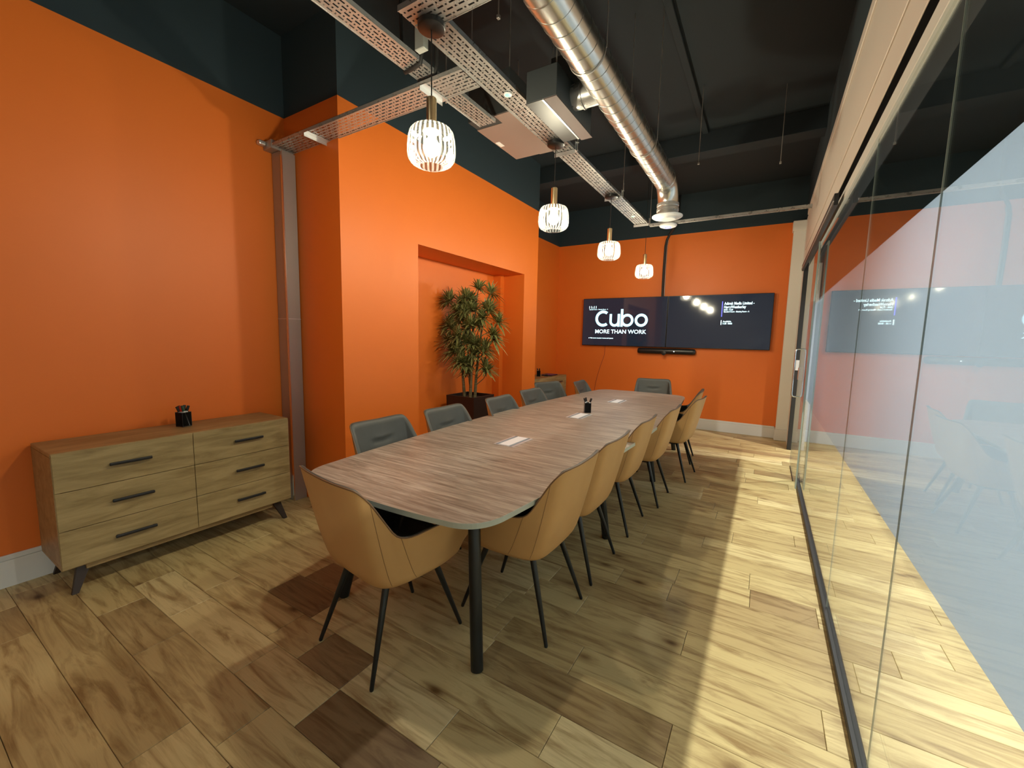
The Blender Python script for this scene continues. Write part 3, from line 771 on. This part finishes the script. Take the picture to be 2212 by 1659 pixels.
def screen(label, x0):
    t = thing('wall_screen', label, 'screen', (x0, YS, SZ), 0, 'screens on the back wall')
    bm = bmesh.new(); box(bm, (0, .004, 0), (SW - .002, .042, SH), .004); link('casing', bm, M['plastic_black'], t)
    B('display', (.008, 0, .012), (SW - .010, .0045, SH - .008), M['screen'], t)
    B('wall_bracket', (.45, .042, .2), (SW - .45, YB - YS, SH - .2), M['black_metal'], t)
    return t
s1 = screen('left wall screen showing the large Cubo logo on a dark background', -3.045)
s2 = screen('right wall screen showing two booking lines and reflected lamps', -3.045 + SW + .002)
OX, OZ = 3.045, -SZ
def ring_arc(cx, cz, ro, ri, a0, a1, n=40):
    bm = bmesh.new(); ps = []
    for i in range(n + 1):
        a = math.radians(a0 + (a1 - a0) * i / n)
        ps.append((bm.verts.new((cx + ro * math.cos(a), 0, cz + ro * math.sin(a))), bm.verts.new((cx + ri * math.cos(a), 0, cz + ri * math.sin(a)))))
    for (a, b), (c, d) in zip(ps, ps[1:]): bm.faces.new((a, b, d, c))
    return bm
def put(name, bm, m, parent, y=-.0012): o = link(name, bm, m, parent); o.location.y = y; return o
def rect(bm, x0, x1, z0, z1): bm.faces.new([bm.verts.new(p) for p in ((x0, 0, z0), (x1, 0, z0), (x1, 0, z1), (x0, 0, z1))])
# logo: C u b o, drawn in round strokes (x from the screen's left edge, z from its base)
zb = 1.727 - SZ; LXo = OX - 2.794
put('logo_letter', ring_arc(LXo + .150, zb + .149, .149, .098, 52, 308), M['text_cyan'], s1)
bm = ring_arc(LXo + .372, zb + .098, .098, .053, 180, 360); rect(bm, LXo + .274, LXo + .319, zb + .098, zb + .232); rect(bm, LXo + .425, LXo + .470, zb, zb + .232)
put('logo_letter', bm, M['text_cyan'], s1, -.0012)
bm = ring_arc(LXo + .603, zb + .1155, .1155, .070, -180, 180, 48); rect(bm, LXo + .482, LXo + .527, zb, zb + .318); put('logo_letter', bm, M['text_cyan'], s1, -.0014)
put('logo_letter', ring_arc(LXo + .855, zb + .1155, .1155, .070, 0, 360, 48), M['text_cyan'], s1, -.0016)
text_mesh('MORE THAN WORK', .1, M['text_white'], s1, (OX - 2.785, -.0012, 1.604 - SZ), .945, .0012)
text_mesh('11:11', .062, M['text_white'], s1, (OX - 2.922, -.0012, 2.066 - SZ), .14, .001)
text_mesh('Standard Court - Meeting Room - A', .03, M['text_white'], s1, (OX - 2.918, -.0012, 2.036 - SZ), .36)
bm = bmesh.new()
box(bm, (OX - 2.912, -.0012, 1.506 - SZ), (OX - 2.898, -.0008, 1.520 - SZ)); put('footer_mark', bm, M['text_white'], s1, 0)
text_mesh('Visit more meeting rooms and spaces', .03, M['text_white'], s1, (OX - 2.885, -.0012, 1.505 - SZ), .45, .0006)
O2 = 3.045 - SW - .002
bm = bmesh.new(); rect(bm, O2 - .664, O2 - .653, 1.894 - SZ, 2.137 - SZ); put('status_bar', bm, M['text_blue'], s2)
bm = bmesh.new(); rect(bm, O2 - .664, O2 - .653, 1.764 - SZ, 1.837 - SZ); put('status_bar', bm, M['text_white'], s2)
text_mesh('Adtrak Media Limited -', .06, M['text_white'], s2, (O2 - .632, -.0012, 2.083 - SZ), .42, .001)
text_mesh('HarryWeatherley', .06, M['text_white'], s2, (O2 - .632, -.0012, 2.026 - SZ), .31, .001)
text_mesh('10:00 - 11:30', .032, M['text_white'], s2, (O2 - .632, -.0012, 1.992 - SZ), .13, .0006)
text_mesh('Standard Court - Meeting Room - A', .032, M['text_white'], s2, (O2 - .632, -.0012, 1.962 - SZ), .36, .0004)
text_mesh('Available', .034, M['text_white'], s2, (O2 - .635, -.0012, 1.806 - SZ), .12, .0006)
text_mesh('11:30 - 00:00', .034, M['text_white'], s2, (O2 - .635, -.0012, 1.772 - SZ), .135, .0006)
vb = thing('video_bar', 'long black rounded video bar mounted below the two wall screens', 'video bar', (-1.495, YB, 1.305))
bm = bmesh.new()
n = 20
prof = [(math.cos(2 * PI * i / n) * .042, math.sin(2 * PI * i / n) * .050) for i in range(n)]
rings = []
for x, s in ((-.485, .35), (-.480, .72), (-.465, .93), (-.44, 1), (.44, 1), (.465, .93), (.480, .72), (.485, .35)):
    rings.append([bm.verts.new((x, -.055 + a * s, b * s)) for a, b in prof])
for a, b in zip(rings, rings[1:]):
    for j in range(n): bm.faces.new((a[j], a[(j + 1) % n], b[(j + 1) % n], b[j]))
bm.faces.new(rings[0][::-1]); bm.faces.new(rings[-1])
link('body', bm, M['plastic_black'], vb, smooth=True, angle=60)
o = LA('camera_lens', [(0.0, .0), (.03, .0), (.038, .012), (.038, .03), (.0, .034)], M['plastic_black'], vb, 24, ends=False); o.rotation_euler.x = PI / 2; o.location = (-.02, -.088, -.030)
B('bracket', (-.1, -.03, -.02), (.1, 0, .03), M['black_metal'], vb)
o = LA('status_light', [(0, 0), (.007, .0), (.007, .002), (0, .003)], M['led_white'], vb, 12, ends=False); o.rotation_euler.x = PI / 2; o.location = (.145, -.0975, 0)
cnd = thing('cable_conduit', 'black cable conduit running up the back wall from the screens', 'conduit', (-1.61, YB, 0))
T('conduit_pipe', [(0, -.03, 2.25), (-.004, -.03, 2.7), (.002, -.03, 3.10), (.02, -.032, 3.20), (.06, -.06, 3.27), (.11, -.12, 3.32), (.16, -.2, 3.36), (.18, -.25, ZC - .0)], .020, M['cable'], cnd, 12)
T('thin_cable', [(.03, -.03, 2.25), (.026, -.03, 2.7), (.03, -.03, 3.1), (.045, -.035, 3.19)], .005, M['galv_dull'], cnd, 8)
tag(T('loose_cable', [(-2.60, YB - .012, 1.372), (-2.61, YB - .008, 1.2), (-2.68, YB - .008, .98), (-2.73, YB - .008, .80), (-2.765, YB - .008, .62), (-2.79, YB - .01, .40), (-2.80, YB - .024, .19)], .0045, M['red_cord'], None, 8),
    'thin orange-red cable hanging down the back wall below the left screen', 'cable')

# ------------------------------------------------------------------ pendants
ZP = 2.416
def make_pendant(label):
    t = thing('pendant_lamp', label, 'pendant lamp', (0, 0, ZP), 0, 'fluted glass pendants over the table')
    prof = [(.040, .088), (.070, .087), (.094, .078), (.107, .062), (.114, .036), (.118, .0), (.119, -.035), (.115, -.060), (.101, -.080), (.078, -.093), (.058, -.097)]
    bm = bmesh.new(); lathe(bm, prof, 120, closed_ends=False, flute=.003)
    bm.faces.ensure_lookup_table()
    for q, f_ in enumerate(bm.faces): f_.material_index = 1 if (q % 120) % 4 < 2 else 0
    link('glass_shade', bm, [M['fluted'], M['fluted_dark_stripe']], t, smooth=False)
    LA('brass_tube', [(.0, .068), (.024, .068), (.0245, .070), (.0245, .220), (.020, .224), (.0, .224)], M['brass'], t, 28, ends=False)
    LA('shade_cap', [(.0, .064), (.044, .066), (.046, .084), (.044, .092), (.024, .094)], M['brass'], t, 28, ends=False)
    LA('bulb', [(.0, -.050), (.018, -.046), (.034, -.032), (.041, -.012), (.037, .010), (.026, .027), (.016, .038), (.015, .048), (.0, .049)], M['bulb'], t, 16, ends=False)
    LA('bulb_holder', [(.018, .049), (.020, .050), (.020, .066), (.0, .066)], M['white_plastic'], t, 16, ends=False)
    return t
PX = -1.49; PYS = (1.627, 3.009, 4.340, 5.812)
labs = ['glowing fluted glass pendant with brass tube, largest and nearest the camera', 'glowing fluted glass pendant hanging second from the camera',
        'glowing fluted glass pendant hanging third from the camera', 'glowing fluted glass pendant farthest from the camera, near the screens']
p0 = make_pendant(labs[0]); p0.location = (PX, PYS[0], ZP)
pend = [p0] + [dup(p0, (PX, y, ZP), 0, lb) for y, lb in zip(PYS[1:], labs[1:])]
for i, (p, y) in enumerate(zip(pend, PYS)):
    top = 2.945 if i < 3 else ZC
    T('cable', [(0, 0, .222), (0, 0, top - ZP)], .0032, M['cable'], p, 6)
    LA('ceiling_rose', [(.0, .0), (.060, .0), (.066, .004), (.066, .026), (.0, .027)], M['plastic_black'], p, 32, c=(0, 0, top - ZP - (.0 if i < 3 else .027)), ends=False)

# ------------------------------------------------------------------ cable trays
def tray(label, a, b, z, axis, rows=5, side=.024, bright=True):
    # perforated channel from a to b (x0,y0)-(x1,y1)
    t = thing('cable_tray', label, 'cable tray', ((a[0] + b[0]) / 2, (a[1] + b[1]) / 2, z), 0)
    w = abs(b[0] - a[0]) / 2; l = abs(b[1] - a[1]) / 2
    if axis == 'x': w, l = l, w
    bm = bmesh.new()
    # along = v, across = u
    nr = rows; ru = 2 * (w - .012) / nr
    ucuts = [-w]
    kinds = ['s']
    x = -w + .012
    for r in range(nr):
        ucuts += [x + ru * .5 - .0046, x + ru * .5 + .0046]; kinds += ['h%d' % r, 's']; x += ru
    ucuts.append(w)
    P = .062; nv = max(1, int(2 * l / P)); Pv = 2 * l / nv
    def quad(u0, u1, v0, v1):
        pts = ((u0, v0), (u1, v0), (u1, v1), (u0, v1))
        if axis == 'x': pts = [(v, u) for u, v in pts]
        bm.faces.new([bm.verts.new((p[0], p[1], 0)) for p in pts])
    hole_u = []
    i = 0
    for idx in range(len(ucuts) - 1):
        kd = kinds[idx]; u0, u1 = ucuts[idx], ucuts[idx + 1]
        if kd == 's': quad(u0, u1, -l, l)
        else:
            r = int(kd[1:]); ph = .5 if r % 2 else 0.0
            for k in range(nv + 1):
                v0 = -l + (k + ph) * Pv - Pv * .5
                # slot from .1 to .62 of the cell, round hole further on
                s0, s1 = v0 + Pv * .08, v0 + Pv * .56; h0, h1 = v0 + Pv * .74, v0 + Pv * .88
                e = v0 + Pv
                for q0, q1 in ((v0, s0), (s1, h0), (h1, e)):
                    c0_, c1_ = max(q0, -l), min(q1, l)
                    if c1_ - c0_ > 1e-4: quad(u0, u1, c0_, c1_)
    link('perforated_base', bm, M['galv'], t)
    for s in (-1, 1):
        bm = bmesh.new()
        ua, ub = (w - .0015) * s, w * s; lip = (w - .012) * s
        def bx(u0, u1, z0, z1):
            if axis == 'y': box(bm, (u0, -l, z0), (u1, l, z1))
            else: box(bm, (-l, u0, z0), (l, u1, z1))
        bx(ua, ub, 0, side); bx(min(lip, ub), max(lip, ub), side - .0015, side); bx(ub - .004 * s, ub, -.003, .001)
        link('side_flange', bm, M['galv'], t)
    return t
t1 = tray('long perforated steel cable tray above the table, running towards the screens', (-1.575, 1.66), (-1.412, 5.60), 2.975, 'y', 5)
tray('short perforated steel cable tray crossing to the right at the top of the picture', (-1.575, 1.49), (-1.04, 1.655), 2.975, 'x', 5)
tray('perforated steel cable tray crossing from the corner trunking to the long tray', (-3.50, 1.96), (-1.58, 2.148), 2.972, 'x', 6, .022)
tray('perforated steel cable tray nearest the orange wall, ending at the flat metal unit', (-1.925, 0.2), (-1.785, 2.62), 3.022, 'y', 5, .022)
tray('thin steel cable trunking crossing to the bulkhead in front of the back wall', (-1.38, 5.50), (0.30, 5.56), 2.925, 'x', 2, .026)
ee = thing('tray_end_box', 'steel elbow box joining the crossing tray to the corner trunking', 'trunking', (-3.545, 2.055, 2.96))
B('elbow_body', (-.072, -.10, -.004), (.045, .093, .062), M['galv_dull'], ee, .003)
B('gland', (-.072, -.155, .02), (-.02, -.10, .055), M['alu'], ee, .01, 2)
# hangers
def hanger(x, y, z, axis, w, label, rod=(0, 0)):
    t = thing('tray_hanger', label, 'tray hanger', (x, y, z), 0, 'steel hangers under the trays')
    bm = bmesh.new()
    if axis == 'x':      # strip runs along y under an x tray
        box(bm, (-.022, -w, -.006), (.022, w, -.004)); box(bm, (-.022, -w - .002, -.006), (-.020, w, -.030)); box(bm, (-.02, w, -.006), (.02, w + .002, .06))
        rx, ry = 0, w + .012
    else:
        box(bm, (-w, -.022, -.006), (w, .022, -.004)); box(bm, (-w, -.022, -.006), (w, -.020, -.034)); box(bm, (w, -.02, -.006), (w + .002, .02, .06))
        rx, ry = w + .012, 0
    link('bracket', bm, M['alu'], t)
    bm = bmesh.new()
    tube(bm, [(rx, ry, -.012), (rx, ry, ZC - z)], .004, 8); link('threaded_rod', bm, M['galv_dull'], t)
    bm = bmesh.new()
    if axis == 'x': box(bm, (-.012, w + .001, .05), (.012, w + .02, .053)); box(bm, (-.012, w + .014, .05), (.012, w + .016, .13))
    else: box(bm, (w + .001, -.012, .05), (w + .02, .012, .053)); box(bm, (w + .014, -.012, .05), (w + .016, .012, .13))
    link('strap', bm, M['galv_dull'], t)
    return t
hanger(-3.03, 2.054, 2.972, 'x', .10, 'steel hanger under the left crossing tray beside the orange projection')
hanger(-1.86, 2.054, 2.972, 'x', .10, 'wide steel hanger where the crossing tray meets the wall-side tray')
hanger(-1.494, 3.20, 2.975, 'y', .088, 'steel hanger under the long tray just past the second lamp rose')
hanger(-1.494, 4.42, 2.975, 'y', .088, 'steel hanger under the long tray at the third lamp rose')
hanger(-1.494, 5.57, 2.975, 'y', .095, 'steel hanger closing the far end of the long tray')
for (x, y, z, lab) in ((-1.476, 2.296, 2.972, 'round green glowing indicator under the long cable tray'), (-1.49, 5.16, 2.972, 'small green glowing indicator under the far end of the long tray')):
    t = thing('indicator_light', lab, 'indicator light', (x, y, z))
    LA('bezel', [(0, -.006), (.024, -.006), (.027, -.002), (.027, .0), (0, 0)], M['white_plastic'], t, 24, ends=False)
    LA('lens', [(0, -.0095), (.014, -.009), (.019, -.0062), (0, -.006)], M['led_green'], t, 20, ends=False)
# cables draped over the wall-side tray
for y in (1.86, 1.98):
    tag(T('black_cable', [(-1.80, y + .0, ZC), (-1.78, y, 3.4), (-1.775, y, 3.07), (-1.785, y, 3.01), (-1.85, y + .01, 3.008), (-1.925, y + .02, 3.012), (-1.95, y + .02, 3.08), (-1.96, y + .02, 3.4), (-1.95, y, ZC)], .011, M['cable'], None, 8),
        'black cable looped under the wall-side tray ' + ('nearer the camera' if y < 1.9 else 'just behind the first loop'), 'cable', 'cables looped under the wall-side tray')
jb = thing('junction_box', 'pale grey flat junction box hanging beside the nearest lamp rose', 'junction box', (-1.73, 1.81, 3.03))
B('box_body', (-.033, -.02, 0), (.033, .02, .15), M['grey_plate'], jb, .003)
T('rod', [(0, .0, .15), (0, 0, ZC - 3.03)], .004, M['galv_dull'], jb, 8)
# air units
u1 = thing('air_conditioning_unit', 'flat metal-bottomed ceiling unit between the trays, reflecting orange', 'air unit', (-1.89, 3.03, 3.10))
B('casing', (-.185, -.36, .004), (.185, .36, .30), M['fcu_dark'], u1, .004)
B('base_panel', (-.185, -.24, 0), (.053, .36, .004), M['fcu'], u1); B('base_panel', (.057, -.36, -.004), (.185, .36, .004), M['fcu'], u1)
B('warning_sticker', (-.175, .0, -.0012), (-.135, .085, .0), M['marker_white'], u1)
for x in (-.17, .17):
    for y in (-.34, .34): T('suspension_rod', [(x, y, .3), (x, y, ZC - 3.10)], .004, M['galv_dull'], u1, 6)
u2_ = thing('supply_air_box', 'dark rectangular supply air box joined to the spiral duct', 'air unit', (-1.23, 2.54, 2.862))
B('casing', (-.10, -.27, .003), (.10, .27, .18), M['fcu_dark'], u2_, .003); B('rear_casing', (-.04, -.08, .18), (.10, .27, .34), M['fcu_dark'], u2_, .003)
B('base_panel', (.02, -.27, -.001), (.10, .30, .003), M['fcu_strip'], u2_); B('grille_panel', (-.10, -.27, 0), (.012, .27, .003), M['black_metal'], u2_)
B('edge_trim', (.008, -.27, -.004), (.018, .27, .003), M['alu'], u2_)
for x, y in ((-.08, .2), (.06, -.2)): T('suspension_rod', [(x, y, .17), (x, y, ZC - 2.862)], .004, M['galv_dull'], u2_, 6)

# ------------------------------------------------------------------ spiral duct
dz = 2.975; dR = .0975; DX = -.922
du = thing('spiral_duct', 'long round spiral steel duct running towards the screens and turning down', 'duct', (DX, 0, dz))
T('duct_pipe', [(0, YN + .02, 0), (0, 4.16, 0)], dR, M['duct'], du, 48)
bm = bmesh.new(); pts = []
pitch_ = .095; nn = 26; y = YN + .03; k = 0
while y < 4.15:
    a = k * 2 * PI / nn; pts.append(((dR + .0004) * math.cos(a), y, (dR + .0004) * math.sin(a))); y += pitch_ / nn; k += 1
tube(bm, pts, .0017, 4); link('lock_seam', bm, M['duct_seam'], du)
for y in (1.72, 2.80, 4.16):
    bm = bmesh.new(); tube(bm, [(0, y - .03, 0), (0, y - .028, 0), (0, y + .028, 0), (0, y + .03, 0)], [dR + .0005, dR + .003, dR + .003, dR + .0005], 48); link('coupling_band', bm, M['duct'], du, smooth=True, angle=30)
pts = [(0, 4.16 + .19 * math.sin(a), -.19 * (1 - math.cos(a))) for a in [math.radians(15 * i) for i in range(7)]]
bm = bmesh.new(); tube(bm, pts, dR, 40); link('elbow', bm, M['duct'], du, smooth=True, angle=50)
for p_ in pts[1:6:2]: pass
for z_ in (-.20, -.245):
    LA('neck_ring', [(dR - .002, z_ + .0), (dR + .005, z_ + .006), (dR + .005, z_ + .03), (dR - .002, z_ + .036)], M['galv'], du, 40, c=(0, 4.35, 0), ends=False)
LA('flexible_neck', [(dR * .98, -.19), (dR * .97, -.21)] + [(dR * (.97 + (.05 if i % 2 else 0)), -.215 - i * .008) for i in range(9)], M['galv_dull'], du, 32, c=(0, 4.35, 0), ends=False)
LA('diffuser', [(.0, -.315), (.075, -.315), (.08, -.305), (.09, -.300), (.13, -.298), (.142, -.290), (.142, -.282), (.10, -.272), (.09, -.265), (.09, -.25)], M['white_plastic'], du, 40, c=(0, 4.35, 0), ends=False)
o = T('spigot', [(-.208, 2.52, -.01), (.0, 2.52, -.01)], .072, M['galv'], du, 32)
bm = bmesh.new(); tube(bm, [(-.150, 2.52, -.01), (-.142, 2.52, -.01)], .078, 32); link('spigot_band', bm, M['galv'], du, smooth=True, angle=40)
for y in (1.1, 2.2, 3.35):
    bm = bmesh.new()
    for s in (-1, 1): tube(bm, [(s * (dR + .008), y, 0), (s * (dR + .008), y, ZC - dz)], .0035, 6)
    rr = [((dR + .0045) * math.cos(a), y, (dR + .0045) * math.sin(a)) for a in [PI + PI * i / 20 for i in range(21)]]
    tube(bm, [(-(dR + .008), y, .02)] + rr + [(dR + .008, y, .02)], .003, 6)
    link('hanging_strap', bm, M['galv_dull'], du)
# access point
ap = thing('wifi_access_point', 'white disc access point with blue light under the thin trunking', 'access point', (-1.155, 5.53, 2.895))
LA('disc', [(0, -.012), (.07, -.010), (.096, .0), (.104, .014), (.10, .026), (.0, .028)], M['white_plastic'], ap, 40, ends=False)
LA('status_ring', [(.026, -.0135), (.040, -.0135)], M['led_blue'], ap, 32, ends=False)
# drop rod on the right
for (x, y, lab) in ((-1.375, 2.03, 'thin threaded rod hanging from the black ceiling beside the nearest lamp rose'), (-.02, 4.9, 'thin threaded rod hanging from the black ceiling near the bulkhead'), (-.70, 4.55, 'thin threaded rod hanging from the black ceiling right of the diffuser')):
    t = thing('ceiling_rod', lab, 'threaded rod', (x, y, 3.2))
    T('rod', [(0, 0, 0), (0, 0, ZC - 3.2)], .0035, M['galv_dull'], t, 6)
    B('nut', (-.009, -.009, .0), (.009, .009, .02), M['galv_dull'], t, .002)
